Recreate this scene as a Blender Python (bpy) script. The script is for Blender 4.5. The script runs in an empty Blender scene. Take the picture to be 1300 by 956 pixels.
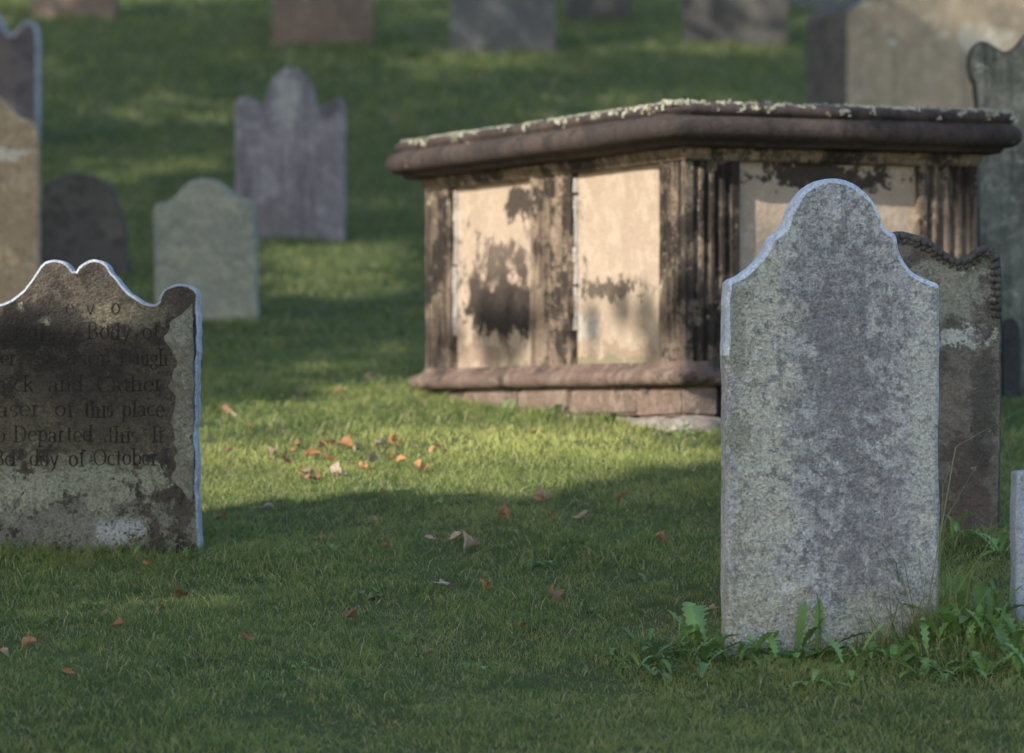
import bpy, bmesh, math, random
import numpy as np
from mathutils import Vector, Matrix, noise as mn
random.seed(7); rng = np.random.default_rng(7)
C = bpy.context.scene.collection
F = 6000.0; HX = 650.0; HY = 538.0
# ---------------------------------------------------------------- terrain
PD = np.array([-100,-40,-10,0,6,10,12.1,13.25,15.5,17.55,20.5,25.7,36,60,90,300.])
PZ = np.array([-5,-4,-2.3,-1.7,-1.25,-.82,-.54,-.36,-.03,.10,.44,1.0,2.87,7.2,10,12.])
def prof(d):
    d = np.asarray(d, float); s = 0
    for o in (-.6,-.3,0,.3,.6): s = s + np.interp(d+o, PD, PZ)
    return s/5
def gz(x, d):
    x = np.asarray(x, float); d = np.asarray(d, float)
    return prof(d) + .012*np.sin(1.7*x+.9*d) + .010*np.sin(2.9*x-1.3*d+1) + .006*np.sin(6.1*x+4.7*d) + .004*np.sin(9.3*d-7*x)
def dist_for(px, py):
    lo, hi = 8.0, 55.0
    for _ in range(50):
        m = (lo+hi)/2; x = (px-HX)/F*m
        y = HY - F*float(gz(x, m))/m
        if y > py: lo = m
        else: hi = m
    return (lo+hi)/2
# ---------------------------------------------------------------- node helper
class B:
    def __init__(s, name):
        s.m = bpy.data.materials.new(name); s.m.use_nodes = True
        s.t = s.m.node_tree; s.t.nodes.clear()
        s.tc = s.n('ShaderNodeTexCoord').outputs['Object']
    def n(s, k): return s.t.nodes.new(k)
    def l(s, a, b): s.t.links.new(a, b)
    def put(s, sock, v):
        if isinstance(v, bpy.types.NodeSocket): s.l(v, sock)
        elif isinstance(v, (tuple, list)): sock.default_value = (*v, 1) if len(v) == 3 and sock.type == 'RGBA' else v
        else: sock.default_value = v
    def noise(s, scale, detail=6, rough=.6, vec=None, dist=0):
        n = s.n('ShaderNodeTexNoise'); s.l(vec or s.tc, n.inputs['Vector'])
        n.inputs['Scale'].default_value = scale; n.inputs['Detail'].default_value = detail
        n.inputs['Roughness'].default_value = rough; n.inputs['Distortion'].default_value = dist
        return n.outputs[0]
    def math(s, op, a, b=0.0):
        n = s.n('ShaderNodeMath'); n.operation = op; s.put(n.inputs[0], a); s.put(n.inputs[1], b); return n.outputs[0]
    def th(s, f, a, b):
        n = s.n('ShaderNodeMapRange'); n.interpolation_type = 'SMOOTHSTEP'; s.put(n.inputs[0], f)
        n.inputs[1].default_value = a; n.inputs[2].default_value = b; return n.outputs[0]
    def mix(s, f, a, b, mode='MIX'):
        n = s.n('ShaderNodeMix'); n.data_type = 'RGBA'; n.blend_type = mode; s.put(n.inputs[0], f); s.put(n.inputs[6], a); s.put(n.inputs[7], b); return n.outputs[2]
    def vm(s, op, a, b):
        n = s.n('ShaderNodeVectorMath'); n.operation = op; s.put(n.inputs[0], a); s.put(n.inputs[1], b); return n
    def spot(s, c, r, nz, k=.9, soft=.35):
        d = s.vm('SUBTRACT', s.tc, c).outputs[0]; d = s.vm('DIVIDE', d, r).outputs[0]
        n = s.n('ShaderNodeVectorMath'); n.operation = 'LENGTH'; s.l(d, n.inputs[0])
        v = s.math('SUBTRACT', .85, n.outputs[1]); v = s.math('ADD', v, s.math('MULTIPLY', s.math('SUBTRACT', nz, .5), k*6))
        return s.th(v, 0, soft)
    def scalev(s, v):
        return s.vm('MULTIPLY', s.tc, v).outputs[0]
    def out(s, col, rough=.9, h=None, dist=.01, strength=1, transl=0, spec=.2):
        p = s.n('ShaderNodeBsdfPrincipled'); s.put(p.inputs['Base Color'], col); s.put(p.inputs['Roughness'], rough)
        p.inputs['Specular IOR Level'].default_value = spec
        if h is not None:
            b = s.n('ShaderNodeBump'); b.inputs['Distance'].default_value = dist; b.inputs['Strength'].default_value = strength
            s.put(b.inputs['Height'], h); s.l(b.outputs[0], p.inputs['Normal'])
        sh = p.outputs[0]
        if transl:
            t = s.n('ShaderNodeBsdfTranslucent'); s.put(t.inputs[0], col)
            x = s.n('ShaderNodeMixShader'); x.inputs[0].default_value = transl; s.l(sh, x.inputs[1]); s.l(t.outputs[0], x.inputs[2]); sh = x.outputs[0]
        o = s.n('ShaderNodeOutputMaterial'); s.l(sh, o.inputs[0]); return s.m
def stone_mat(name, c1, c2, c3, lich=(.5,.5,.42), lt=.66, lsc=9, spots=(), pit=.5, pitc=(.07,.065,.06), bump=.006, sc=1.0, streak=None, fine=1.3, blk=None, soft=.3, ssc=34):
    b = B(name)
    n1 = b.noise(2.6*sc, 5, .6); n2 = b.noise(11*sc, 8, .7); n3 = b.noise(48*sc, 6, .7); n4 = b.noise(150*sc, 3, .6)
    nm = b.noise(9*sc, 12, .78, dist=.3); nf = b.noise(24*sc, 10, .75)
    col = b.mix(b.th(n1, .38, .62), c1, c2)
    col = b.mix(b.th(n2, .48, .60), col, c3)
    if streak:
        st = b.noise(1, 8, .7, vec=b.scalev((ssc, ssc, ssc*.09)))
        col = b.mix(b.math('MULTIPLY', b.th(st, .48, .62), streak[1]), col, streak[0])
    if blk:
        col = b.mix(b.math('MULTIPLY', b.th(b.noise(blk[2], 11, .76), blk[1], blk[1]+.05), .92), col, blk[0])
    for (c, r, cc, a, k) in spots:      # k < 2: broad ragged patches, k >= 2: broken into fine flecks
        m = b.spot(c, r, nm if k < 2 else nf, k if k < 2 else k-1.4, soft=soft)
        col = b.mix(b.math('MULTIPLY', m, a), col, cc)
    col = b.mix(b.th(b.noise(lsc*sc, 12, .8), lt, lt+.04), col, lich)
    col = b.mix(b.math('MULTIPLY', b.th(n3, .5, .66), pit), col, pitc)
    g = b.math('ADD', b.math('MULTIPLY', n4, 1.1*fine), 1-.55*fine)
    col = b.mix(1.0, col, g, 'MULTIPLY')
    h = b.math('ADD', b.math('MULTIPLY', n2, .8), b.math('ADD', b.math('MULTIPLY', n3, .6), b.math('MULTIPLY', n4, .3)))
    return b.out(col, .92, h, bump*3, 1)
# ---------------------------------------------------------------- object helpers
def mesh_obj(name, verts, faces, mats, parent=None, smooth=False, mi=None):
    me = bpy.data.meshes.new(name); me.from_pydata([tuple(v) for v in verts], [], faces)
    if not isinstance(mats, (list, tuple)): mats = [mats]
    for m in mats: me.materials.append(m)
    if mi is not None: me.polygons.foreach_set('material_index', mi)
    if smooth: me.polygons.foreach_set('use_smooth', [True]*len(me.polygons))
    me.update(); o = bpy.data.objects.new(name, me); C.objects.link(o)
    if parent: o.parent = parent
    return o
def tag(o, label, cat, group=None, kind=None):
    o['label'] = label
    if cat: o['category'] = cat
    if group: o['group'] = group
    if kind: o['kind'] = kind
    return o
def empty(name, loc, rz=0):
    o = bpy.data.objects.new(name, None); C.objects.link(o); o.location = loc; o.rotation_euler = (0,0,rz); o.empty_display_size = .1; return o
def chaikin(p, it=2):
    for _ in range(it):
        q = [p[0]]
        for a, b in zip(p[:-1], p[1:]):
            q.append((a[0]*.75+b[0]*.25, a[1]*.75+b[1]*.25)); q.append((a[0]*.25+b[0]*.75, a[1]*.25+b[1]*.75))
        q.append(p[-1]); p = q
    return p
def resample(p, step):
    out = [p[0]]
    for a, b in zip(p[:-1], p[1:]):
        L = math.hypot(b[0]-a[0], b[1]-a[1]); n = max(1, int(round(L/step)))
        for i in range(1, n+1): out.append((a[0]+(b[0]-a[0])*i/n, a[1]+(b[1]-a[1])*i/n))
    q = [out[0]]
    for v in out[1:]:
        if math.hypot(v[0]-q[-1][0], v[1]-q[-1][1]) > step*.45: q.append(v)
    return q
def slab_mesh(pts, t, ch, jit=.003, seed=0, step=.014, jf=9, rightjit=0, rimf=None):
    p = resample(pts, step)
    n = len(p)
    out = []
    for i, (x, z) in enumerate(p):
        a = p[max(0, i-1)]; b = p[min(n-1, i+1)]
        tx, tz = b[0]-a[0], b[1]-a[1]; L = math.hypot(tx, tz) or 1
        nx, nz = -tz/L, tx/L
        j = mn.noise(Vector((x*jf+seed*3.1, z*jf, seed)))*jit + mn.noise(Vector((x*jf*4, z*jf*4, seed+5)))*jit*.5 + mn.noise(Vector((x*jf*10, z*jf*10, seed+8)))*jit*.3
        if rightjit and x > 0 and nx > .7: j += (mn.noise(Vector((seed, z*9, 2)))*.7+mn.noise(Vector((seed, z*31, 5)))*.4)*rightjit
        out.append((x+nx*j, z+nz*j, nx, nz))
    rings = []
    for (y, ins) in ((-t/2, ch), (-t/2+ch*.35, ch*.3), (-t/2+ch, 0), (t/2-ch, 0), (t/2, ch)):
        rings.append([(x-nx*ins*(1+.5*mn.noise(Vector((x*20,z*20,seed)))), y, z-nz*ins) for (x, z, nx, nz) in out])
    verts = [v for r in rings for v in r]; faces = []; mi = []
    for k in range(len(rings)-1):
        for i in range(n-1):
            faces.append((k*n+i, k*n+i+1, (k+1)*n+i+1, (k+1)*n+i)); mi.append(1 if rimf is None or rimf(out[i][0], out[i][1], out[i][2]) else 0)
    faces.append(tuple(range(n-1, -1, -1))); mi.append(0)
    faces.append(tuple((len(rings)-1)*n+i for i in range(n))); mi.append(0)
    return verts, faces, mi
def headstone(name, px, cx, by, mats, t=.08, ch=.009, yaw=0, lean=0, roll=0, jit=.003, seed=0, ck=2, d=None, parented=False, rightjit=0, jf=9, rimf=None):
    d = d or dist_for(cx, by); k = d/F
    base = float(gz((cx-HX)*k, d)); zoff = (HY-by)*k - base
    co = math.cos(yaw)
    top = [((x-cx)*k/co, (by-y)*k+zoff) for x, y in px]
    top = chaikin(top, ck)
    top = [(top[0][0], -.14)] + top + [(top[-1][0], -.14)]
    v, f, mi = slab_mesh(top, t, ch, jit, seed, step=.012 if d < 18 else .025, rightjit=rightjit, jf=jf, rimf=rimf)
    loc = ((cx-HX)*k, d, base)
    if parented:
        r = empty(name, loc, yaw); r.rotation_euler = (lean, roll, yaw)
        o = mesh_obj('tablet', v, f, mats, r, mi=mi); return r, k, zoff
    o = mesh_obj(name, v, f, mats, mi=mi); o.location = loc; o.rotation_euler = (lean, roll, yaw)
    return o, k, zoff
# ---------------------------------------------------------------- glyphs (serif lettering)
def arc(cx, cy, rx, ry, a0, a1, n=12):
    return [(cx+rx*math.cos(math.radians(a0+(a1-a0)*i/n)), cy+ry*math.sin(math.radians(a0+(a1-a0)*i/n))) for i in range(n+1)]
def S(x, y0, y1): return ('S', [(x, y0), (x, y1)])
G = {
'o': (.52, [arc(.24,.25,.19,.25,0,360,16)]), 'e': (.50, [arc(.23,.25,.19,.25,5,320,14), [(.05,.27),(.41,.27)]]),
'c': (.46, [arc(.23,.25,.19,.25,50,315)]), 'a': (.50, [arc(.2,.36,.15,.14,160,0,8)+[(.35,.04),(.43,.01)], arc(.19,.14,.15,.14,0,360)]),
'd': (.54, [arc(.21,.25,.17,.25,0,360), S(.39,0,.75)]), 'b': (.54, [arc(.28,.25,.17,.25,0,360), S(.1,0,.75)]),
'f': (.34, [S(.14,0,.6), arc(.25,.6,.11,.15,180,40,6), [(.02,.48),(.29,.48)]]),
'g': (.50, [arc(.2,.32,.16,.18,0,360), arc(.21,-.07,.18,.14,0,360), [(.32,.45),(.42,.5)]]),
'h': (.58, [S(.1,0,.75), arc(.26,.33,.15,.17,180,0,8), S(.41,0,.33)]), 'i': (.27, [S(.13,0,.5), [(.13,.64),(.13,.7)]]),
'k': (.52, [S(.1,0,.75), [(.4,.5),(.12,.22)], [(.2,.3),(.44,0)]]), 'l': (.27, [S(.13,0,.75)]),
'n': (.58, [S(.1,0,.5), arc(.26,.33,.15,.17,180,0,8), S(.41,0,.33)]),
'p': (.54, [S(.1,-.24,.5), arc(.28,.25,.17,.25,0,360)]), 'r': (.42, [S(.1,0,.5), arc(.22,.34,.12,.15,170,50,6)]),
's': (.40, [arc(.18,.375,.13,.125,40,270,8)+arc(.18,.125,.13,.125,90,-140,8)]),
't': (.34, [[(.14,.68),(.14,.1)]+arc(.22,.1,.08,.1,180,310,5), [(.02,.48),(.28,.48)]]),
'u': (.58, [[(.1,.5),(.1,.17)]+arc(.24,.17,.14,.17,180,360,8), S(.4,0,.5)]),
'v': (.48, [[(.03,.5),(.22,0)], [(.22,0),(.4,.5)]]),
'y': (.48, [[(.04,.5),(.23,.03)], [(.4,.5),(.2,-.1),(.08,-.22)]]),
'B': (.60, [S(.1,0,.75), [(.1,.75),(.26,.75)]+arc(.26,.57,.15,.18,90,-90,8)+[(.1,.39)], [(.26,.39)]+arc(.28,.195,.19,.195,90,-90,8)+[(.1,0)]]),
'D': (.70, [S(.1,0,.75), [(.1,.75)]+arc(.26,.375,.32,.375,90,-90,12)+[(.1,0)]]),
'C': (.68, [arc(.34,.375,.3,.375,50,310,14), [(.54,.75),(.54,.6)]]), 'O': (.74, [arc(.34,.375,.3,.375,0,360,18)]),
'T': (.62, [[(.02,.75),(.56,.75)], [(.02,.75),(.02,.65)], [(.56,.75),(.56,.65)], S(.29,0,.75)]), 'A': (.62, [[(.03,0),(.3,.75)], [(.3,.75),(.58,0)], [(.14,.27),(.46,.27)]]),
'N': (.62, [S(.1,0,.75), [(.1,.75),(.5,0)], S(.5,0,.75)]),
'3': (.48, [arc(.2,.56,.17,.18,150,-80,8), arc(.2,.19,.2,.2,80,-150,8)]),
}
def word_geo(word, x0, x1, base, size, y, V, Fc):
    adv = sum(G[c][0] for c in word); sx = (x1-x0)/adv; x = x0
    def seg(a, b, ww=None):
        dx, dz = b[0]-a[0], b[1]-a[1]; L = math.hypot(dx, dz)
        if L < 1e-6: return
        # thick where the stroke runs upright, hairline where it runs level; worn unevenly
        w = ww or size*(.012+.030*(abs(dz)/L)**1.7)
        w *= .6+.8*(.5+.5*mn.noise(Vector((a[0]*25, a[1]*25, 1)))); px, pz = -dz/L*w, dx/L*w; yy = y-.00006*(len(Fc) % 17)
        i = len(V); V.extend([(a[0]+px,yy,a[1]+pz),(b[0]+px,yy,b[1]+pz),(b[0]-px,yy,b[1]-pz),(a[0]-px,yy,a[1]-pz)]); Fc.append((i,i+3,i+2,i+1))
    for c in word:
        w, st = G[c]; dy = random.uniform(-.03,.03)*size
        for s in st:
            stem = s[0] == 'S'
            pts = s[1] if stem else s
            q = [(x+p[0]*sx, base+dy+p[1]*size) for p in pts]
            if len(q) == 2:
                q = [(q[0][0]+(q[1][0]-q[0][0])*i/4, q[0][1]+(q[1][1]-q[0][1])*i/4) for i in range(5)]
            for a, b in zip(q[:-1], q[1:]): seg(a, b)
            if stem:
                for e in (q[0], q[-1]): seg((e[0]-.13*size, e[1]), (e[0]+.13*size, e[1]), size*.022)
        x += w*sx
def inscription(parent, lines, cx, by, k, zoff, mat, t, size_px=30):
    V, Fc = [], []
    for base, words in lines:
        for (w, a, b) in words:
            word_geo(w, (a-cx)*k, (b-cx)*k, (by-base)*k+zoff+random.uniform(-.001,.001), size_px*k, -t/2-.0006, V, Fc)
    return mesh_obj('inscription', V, Fc, mat, parent)
# ---------------------------------------------------------------- loft of rounded rectangles (tomb)
def rrect(hx, hy, r, nn=40):
    pts = []
    r = max(r, .004)
    cs = [(hx-r,-hy+r,-90),(hx-r,hy-r,0),(-hx+r,hy-r,90),(-hx+r,-hy+r,180)]
    for k, (cx, cy, a) in enumerate(cs):
        for i in range(5):
            an = math.radians(a+90*i/4); pts.append((cx+r*math.cos(an), cy+r*math.sin(an)))
        nx, ny, na = cs[(k+1) % 4]; an = math.radians(na)
        e = (nx+r*math.cos(an), ny+r*math.sin(an)); s0 = pts[-1]
        for i in range(1, nn): pts.append((s0[0]+(e[0]-s0[0])*i/nn, s0[1]+(e[1]-s0[1])*i/nn))
    return pts
def loft(name, W, L, prof_, mat, parent, r=.03, jit=0, jf=6, seed=0, smooth=True):
    rings = []
    for off, z in prof_:
        ring = []
        for (x, y) in rrect(W/2+off, L/2+off, r+max(0, off)*.3):
            nn = mn.noise(Vector((x*jf, y*jf, z*jf*1.5+seed)))*jit+mn.noise(Vector((x*jf*5, y*jf*5, z*jf*5+seed)))*jit*.4
            sx = x/(W/2+off); sy = y/(L/2+off)
            ring.append((x+nn*(sx if abs(sx) > .9 else 0), y+nn*(sy if abs(sy) > .9 else 0), z+nn*.5))
        rings.append(ring)
    n = len(rings[0]); V = [v for q in rings for v in q]; Fc = []
    for k in range(len(rings)-1):
        for i in range(n):
            j = (i+1) % n; Fc.append((k*n+i, k*n+j, (k+1)*n+j, (k+1)*n+i))
    Fc.append(tuple(range(n-1, -1, -1))); Fc.append(tuple((len(rings)-1)*n+i for i in range(n)))
    o = mesh_obj(name, V, Fc, mat, parent, smooth=smooth)
    if smooth:
        o.data.polygons[len(Fc)-1].use_smooth = False; o.data.polygons[len(Fc)-2].use_smooth = False
    return o
def boxv(V, Fc, x0, x1, y0, y1, z0, z1, jit=0, seed=0):
    i = len(V)
    for (x, y, z) in ((x0,y0,z0),(x1,y0,z0),(x1,y1,z0),(x0,y1,z0),(x0,y0,z1),(x1,y0,z1),(x1,y1,z1),(x0,y1,z1)):
        V.append((x+random.uniform(-jit,jit), y+random.uniform(-jit,jit), z+random.uniform(-jit,jit)))
    for f in ((0,3,2,1),(4,5,6,7),(0,1,5,4),(1,2,6,5),(2,3,7,6),(3,0,4,7)): Fc.append(tuple(i+a for a in f))
# ================================================================ MATERIALS
sky_rim_pale = stone_mat('skylit_edge_pale_stone', (.46,.52,.63), (.38,.43,.52), (.52,.57,.65), lt=.8, pit=.3, bump=.002)  # cool skylight on the stone rims is put into the edge colour
sky_rim_dark = stone_mat('skylit_edge_dark_stone', (.34,.38,.45), (.24,.27,.32), (.40,.43,.48), lt=.8, pit=.45, bump=.002)  # same painted skylight for the rims of the darker stones
blue_m = stone_mat('blue_grey_stone', (.30,.33,.39), (.25,.275,.33), (.34,.37,.42), lt=.8, pit=.3, bump=.002)
front_m = stone_mat('weathered_pale_grey_marble', (.60,.60,.61), (.53,.525,.54), (.67,.67,.67), lich=(.78,.78,.72), lt=.62, lsc=11, streak=((.36,.355,.37),.75), ssc=24,
    spots=[((-.19,0,.60),(.12,9,.85),(.70,.69,.58),.75,.7), ((.03,0,.80),(.12,9,.38),(.40,.395,.41),.45,1.2), ((.02,0,.68),(.17,9,.55),(.20,.20,.21),.5,2.6),
           ((.10,0,.30),(.2,9,.40),(.30,.29,.305),.45,2.6), ((.0,0,.06),(.4,9,.12),(.56,.55,.42),.6,.9), ((.23,0,.62),(.05,9,.60),(.70,.70,.63),.7,.8),
           ((-.25,0,.75),(.03,9,.5),(.30,.30,.23),.6,1.9), ((-.12,0,.165),(.035,9,.022),(.82,.82,.79),.8,.2)],
    pit=.6, pitc=(.24,.24,.25), bump=.015, fine=1.7)
left_m = stone_mat('lichened_brown_sandstone', (.085,.073,.060), (.125,.107,.084), (.055,.048,.043), lich=(.24,.24,.18), lt=.61, lsc=9,
    spots=[((.02,0,.19),(.42,9,.10),(.35,.365,.28),.92,1.2), ((.0,0,.07),(.42,9,.09),(.27,.28,.23),.8,2.3), ((.13,0,.06),(.09,9,.05),(.48,.50,.51),.9,2.1), ((-.2,0,.19),(.15,9,.06),(.40,.41,.32),.8,1.1),
           ((-.05,0,.34),(.45,9,.12),(.17,.15,.10),.6,1.1), ((.14,0,.66),(.16,9,.05),(.24,.22,.16),.75,1.0), ((-.1,0,.62),(.2,9,.10),(.032,.030,.030),.85,.8), ((.1,0,.45),(.2,9,.2),(.045,.040,.038),.5,.8)],
    pit=.5, pitc=(.045,.038,.034), bump=.014, fine=1.6)
flake_m = stone_mat('pale_flaked_layer', (.32,.325,.27), (.25,.245,.20), (.39,.395,.33), lich=(.46,.47,.41), lt=.60, pit=.4, bump=.018, blk=((.09,.08,.065),.59,11))
second_m = stone_mat('dark_brown_slate', (.16,.145,.122), (.21,.185,.155), (.11,.10,.088), lich=(.42,.43,.38), lt=.61, lsc=18,
    spots=[((.19,0,.57),(.08,9,.04),(.58,.60,.56),.85,2.6), ((.14,0,.70),(.2,9,.10),(.36,.37,.30),.6,2.5), ((.2,0,.16),(.12,9,.18),(.11,.08,.07),.8,.8), ((.24,0,.4),(.05,9,.3),(.07,.065,.06),.7,.8)], pit=.5, bump=.008)
carve_m = stone_mat('dark_carved_stone', (.065,.060,.053), (.095,.088,.078), (.045,.042,.038), lich=(.26,.27,.23), lt=.60, lsc=20, pit=.5, bump=.004)
purple_m = stone_mat('purple_grey_slate', (.235,.22,.25), (.18,.17,.195), (.29,.275,.30), lich=(.40,.42,.38), lt=.62, streak=((.11,.10,.12),.7), ssc=20,
    spots=[((0,0,.78),(.1,9,.16),(.38,.40,.39),.7,.8), ((.2,0,.75),(.08,9,.1),(.10,.09,.10),.8,.8), ((-.1,0,.1),(.3,9,.15),(.15,.14,.14),.7,.8)], pit=.3)
green_m = stone_mat('pale_green_grey_stone', (.28,.30,.25), (.22,.24,.21), (.34,.35,.28), lich=(.40,.42,.34), lt=.62, pit=.25)
dark_m = stone_mat('dark_slate_and_side_shade', (.075,.072,.07), (.10,.095,.085), (.055,.052,.05), lich=(.16,.17,.14), lt=.64, pit=.3)
beige_m = stone_mat('tan_sandstone', (.42,.32,.21), (.34,.26,.17), (.47,.38,.26), lich=(.60,.56,.44), lt=.64, pit=.4,
    spots=[((.22,0,.75),(.10,9,.03),(.64,.62,.54),.8,1.2)], blk=((.17,.14,.10),.57,4))
bigb_m = stone_mat('pale_tan_limestone', (.37,.295,.205), (.31,.245,.17), (.42,.345,.25), lich=(.62,.60,.52), lt=.58, lsc=6, pit=.35, streak=((.20,.165,.125),.6), ssc=9,
    spots=[((.35,0,.85),(.3,9,.2),(.20,.17,.13),.7,.9), ((.1,0,.75),(.25,9,.10),(.55,.52,.44),.6,1.5)])
brown_m = stone_mat('brown_sandstone', (.17,.13,.105), (.13,.105,.09), (.21,.165,.135), lich=(.33,.31,.27), lt=.66, pit=.3)
grey_m = stone_mat('dark_grey_stone', (.12,.122,.122), (.10,.10,.10), (.155,.155,.15), lich=(.25,.27,.24), lt=.64, pit=.3)
eared_m = stone_mat('dark_purple_slate', (.10,.095,.105), (.13,.12,.125), (.075,.07,.08), lich=(.24,.24,.24), lt=.62, streak=((.16,.13,.12),.4), ssc=12, pit=.3)
mossg_m = stone_mat('mossy_grey_stone', (.20,.20,.165), (.14,.145,.12), (.25,.25,.20), lich=(.42,.44,.36), lt=.60, streak=((.06,.06,.05),.8), ssc=18, pit=.4)
ink = stone_mat('worn_engraving', (.020,.017,.015), (.028,.024,.020), (.04,.034,.029), lich=(.10,.09,.07), lt=.62, lsc=16, pit=.3)
ink2 = stone_mat('faint_engraving', (.24,.18,.12), (.21,.16,.11), (.27,.21,.14), lt=.8, pit=.3)
# tomb materials; tomb coordinates: left face x=-W/2, y from -1.12 (near) to 1.12; z as eye height
TW, TL = 1.09, 2.24
BK = (.024,.020,.018)
panel_m = stone_mat('stained_pale_beige_sandstone', (.375,.295,.228), (.335,.262,.202), (.40,.322,.252), lich=(.12,.09,.07), lt=.66, lsc=11, soft=.16,
    spots=[((-.5,.28,.79),(9,.24,.07),BK,.92,.9), ((-.5,.42,.43),(9,.62,.17),(.13,.095,.078),.75,.6), ((-.5,.42,.42),(9,.60,.13),BK,.95,.55), ((-.5,.42,.54),(9,.42,.10),(.06,.045,.038),.8,1.9), ((-.5,.62,.25),(9,.3,.06),(.20,.14,.10),.6,.8),
           ((-.5,-.46,.46),(9,.34,.040),(.05,.038,.033),.85,2.3), ((-.5,-.15,.72),(9,.10,.12),(.12,.085,.065),.7,2.1), ((-.5,-.6,.24),(9,.4,.04),(.20,.14,.10),.6,.9),
           ((-.5,-.27,.33),(9,.12,.05),(.50,.48,.45),.7,2.3), ((.0,-1.1,.83),(.30,.3,.065),(.035,.028,.025),.95,.9), ((-.5,-.3,.21),(9,.9,.025),(.18,.16,.10),.8,.8)],
    pit=.12, pitc=(.22,.16,.11), bump=.003, fine=.8)
pil_m = stone_mat('blackened_brown_sandstone', (.14,.108,.084), (.09,.07,.056), (.22,.17,.125), lich=(.38,.32,.24), lt=.59, lsc=7, streak=((.024,.02,.018),.9), pit=.3, bump=.004, blk=((.022,.018,.016),.49,4))
pill_m = stone_mat('brown_sandstone_pilaster', (.21,.158,.12), (.15,.112,.085), (.28,.215,.16), lich=(.38,.31,.23), lt=.60, lsc=6, streak=((.045,.034,.028),.7), pit=.3, bump=.004, blk=((.026,.021,.018),.50,3.0))
slab_m = stone_mat('dark_weathered_slab', (.044,.034,.032), (.066,.049,.044), (.034,.028,.027), lich=(.24,.20,.14), lt=.62, lsc=7, streak=((.022,.019,.019),.5), pit=.3, bump=.003)
plinth_m = stone_mat('red_brown_sandstone_moulding', (.155,.105,.085), (.115,.081,.067), (.21,.155,.125), lich=(.32,.30,.22), lt=.60, lsc=7, pit=.4, bump=.006, blk=((.045,.036,.032),.55,5))
block_m = stone_mat('brown_sandstone_blocks', (.24,.17,.14), (.175,.127,.105), (.30,.235,.19), lich=(.42,.38,.31), lt=.60, lsc=7, pit=.5, bump=.010, blk=((.075,.057,.047),.56,6))
rubble_m = stone_mat('pale_rubble', (.36,.31,.27), (.28,.24,.21), (.44,.40,.35), lich=(.5,.48,.42), lt=.6, pit=.4, bump=.014)
mortar_m = stone_mat('white_mortar', (.46,.43,.41), (.38,.35,.33), (.52,.50,.48), lt=.8, pit=.4)
b = B('lichen_crust'); lich_m = b.out(b.mix(b.th(b.noise(22, 6, .7), .4, .6), (.18,.17,.12), (.36,.36,.29)), .95, b.noise(120, 4), .004)
# ground
b = B('turf_soil')
col = b.mix(b.th(b.noise(1.1, 5), .4, .62), (.07,.09,.032), (.10,.115,.045)); col = b.mix(b.th(b.noise(14, 6, .7), .52, .7), col, (.14,.12,.065))
ground_m = b.out(col, 1, b.noise(60, 5), .02)
b = B('grass_blades')
at = b.n('ShaderNodeAttribute'); at.attribute_name = 'rnd'; sep = b.n('ShaderNodeSeparateColor'); b.l(at.outputs['Color'], sep.inputs[0])
r1, r2, hh = sep.outputs[0], sep.outputs[1], sep.outputs[2]
big = b.th(b.noise(.9, 6, .65), .44, .58); med = b.th(b.noise(3.5, 8, .7), .46, .57); sm = b.th(b.noise(12, 6, .7), .47, .58)
col = b.mix(r1, (.11,.185,.05), (.25,.34,.10)); col = b.mix(b.math('MULTIPLY', big, .55), col, (.38,.41,.12))
col = b.mix(b.math('MULTIPLY', med, .65), col, (.085,.15,.05)); col = b.mix(b.math('MULTIPLY', sm, .55), col, (.36,.38,.12))
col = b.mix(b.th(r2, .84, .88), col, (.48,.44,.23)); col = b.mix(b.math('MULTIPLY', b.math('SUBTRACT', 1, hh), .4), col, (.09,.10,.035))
sx = b.n('ShaderNodeSeparateXYZ'); b.l(b.tc, sx.inputs[0])
# upper-slope shade and the sun patch before the tomb are painted into the colour
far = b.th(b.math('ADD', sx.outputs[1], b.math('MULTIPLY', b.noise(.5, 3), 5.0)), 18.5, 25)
dry = b.spot((-.1,15.0,0), (1.5,1.2,9), b.noise(1.6, 6, .65), .35, .8)  # yellow spot painting the patch of sunlight into the turf colour
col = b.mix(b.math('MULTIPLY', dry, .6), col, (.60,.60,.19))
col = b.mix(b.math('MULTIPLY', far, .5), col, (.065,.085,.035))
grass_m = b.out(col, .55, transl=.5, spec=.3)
b = B('weed_leaf'); col = b.mix(b.noise(9, 3), (.15,.28,.07), (.27,.42,.14)); weed_m = b.out(col, .4, b.noise(60, 3), .002, transl=.3, spec=.45)
b = B('weed_leaf_dark'); col = b.mix(b.noise(9, 3), (.09,.18,.05), (.17,.27,.09)); weed2_m = b.out(col, .45, b.noise(60, 3), .002, transl=.25, spec=.4)
def leafmat(n, a, c):
    b = B(n); return b.out(b.mix(b.th(b.noise(45, 4), .35, .65), a, c), .6, b.noise(90, 3), .002, transl=.15)
fl = [leafmat('orange_dry_leaf', (.34,.16,.065), (.46,.26,.13)), leafmat('russet_dry_leaf', (.22,.11,.06), (.33,.19,.12)), leafmat('tan_dry_leaf', (.28,.21,.155), (.38,.31,.24))]
b = B('tree_bark'); bark_m = b.out(b.mix(b.noise(8, 6), (.06,.045,.03), (.13,.10,.075)), .95, b.noise(1, 6, vec=b.scalev((12,12,2))), .03)
b = B('tree_foliage'); fol_m = b.out(b.mix(b.noise(1.2, 3), (.05,.085,.025), (.11,.13,.04)), .6, transl=.3)
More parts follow.
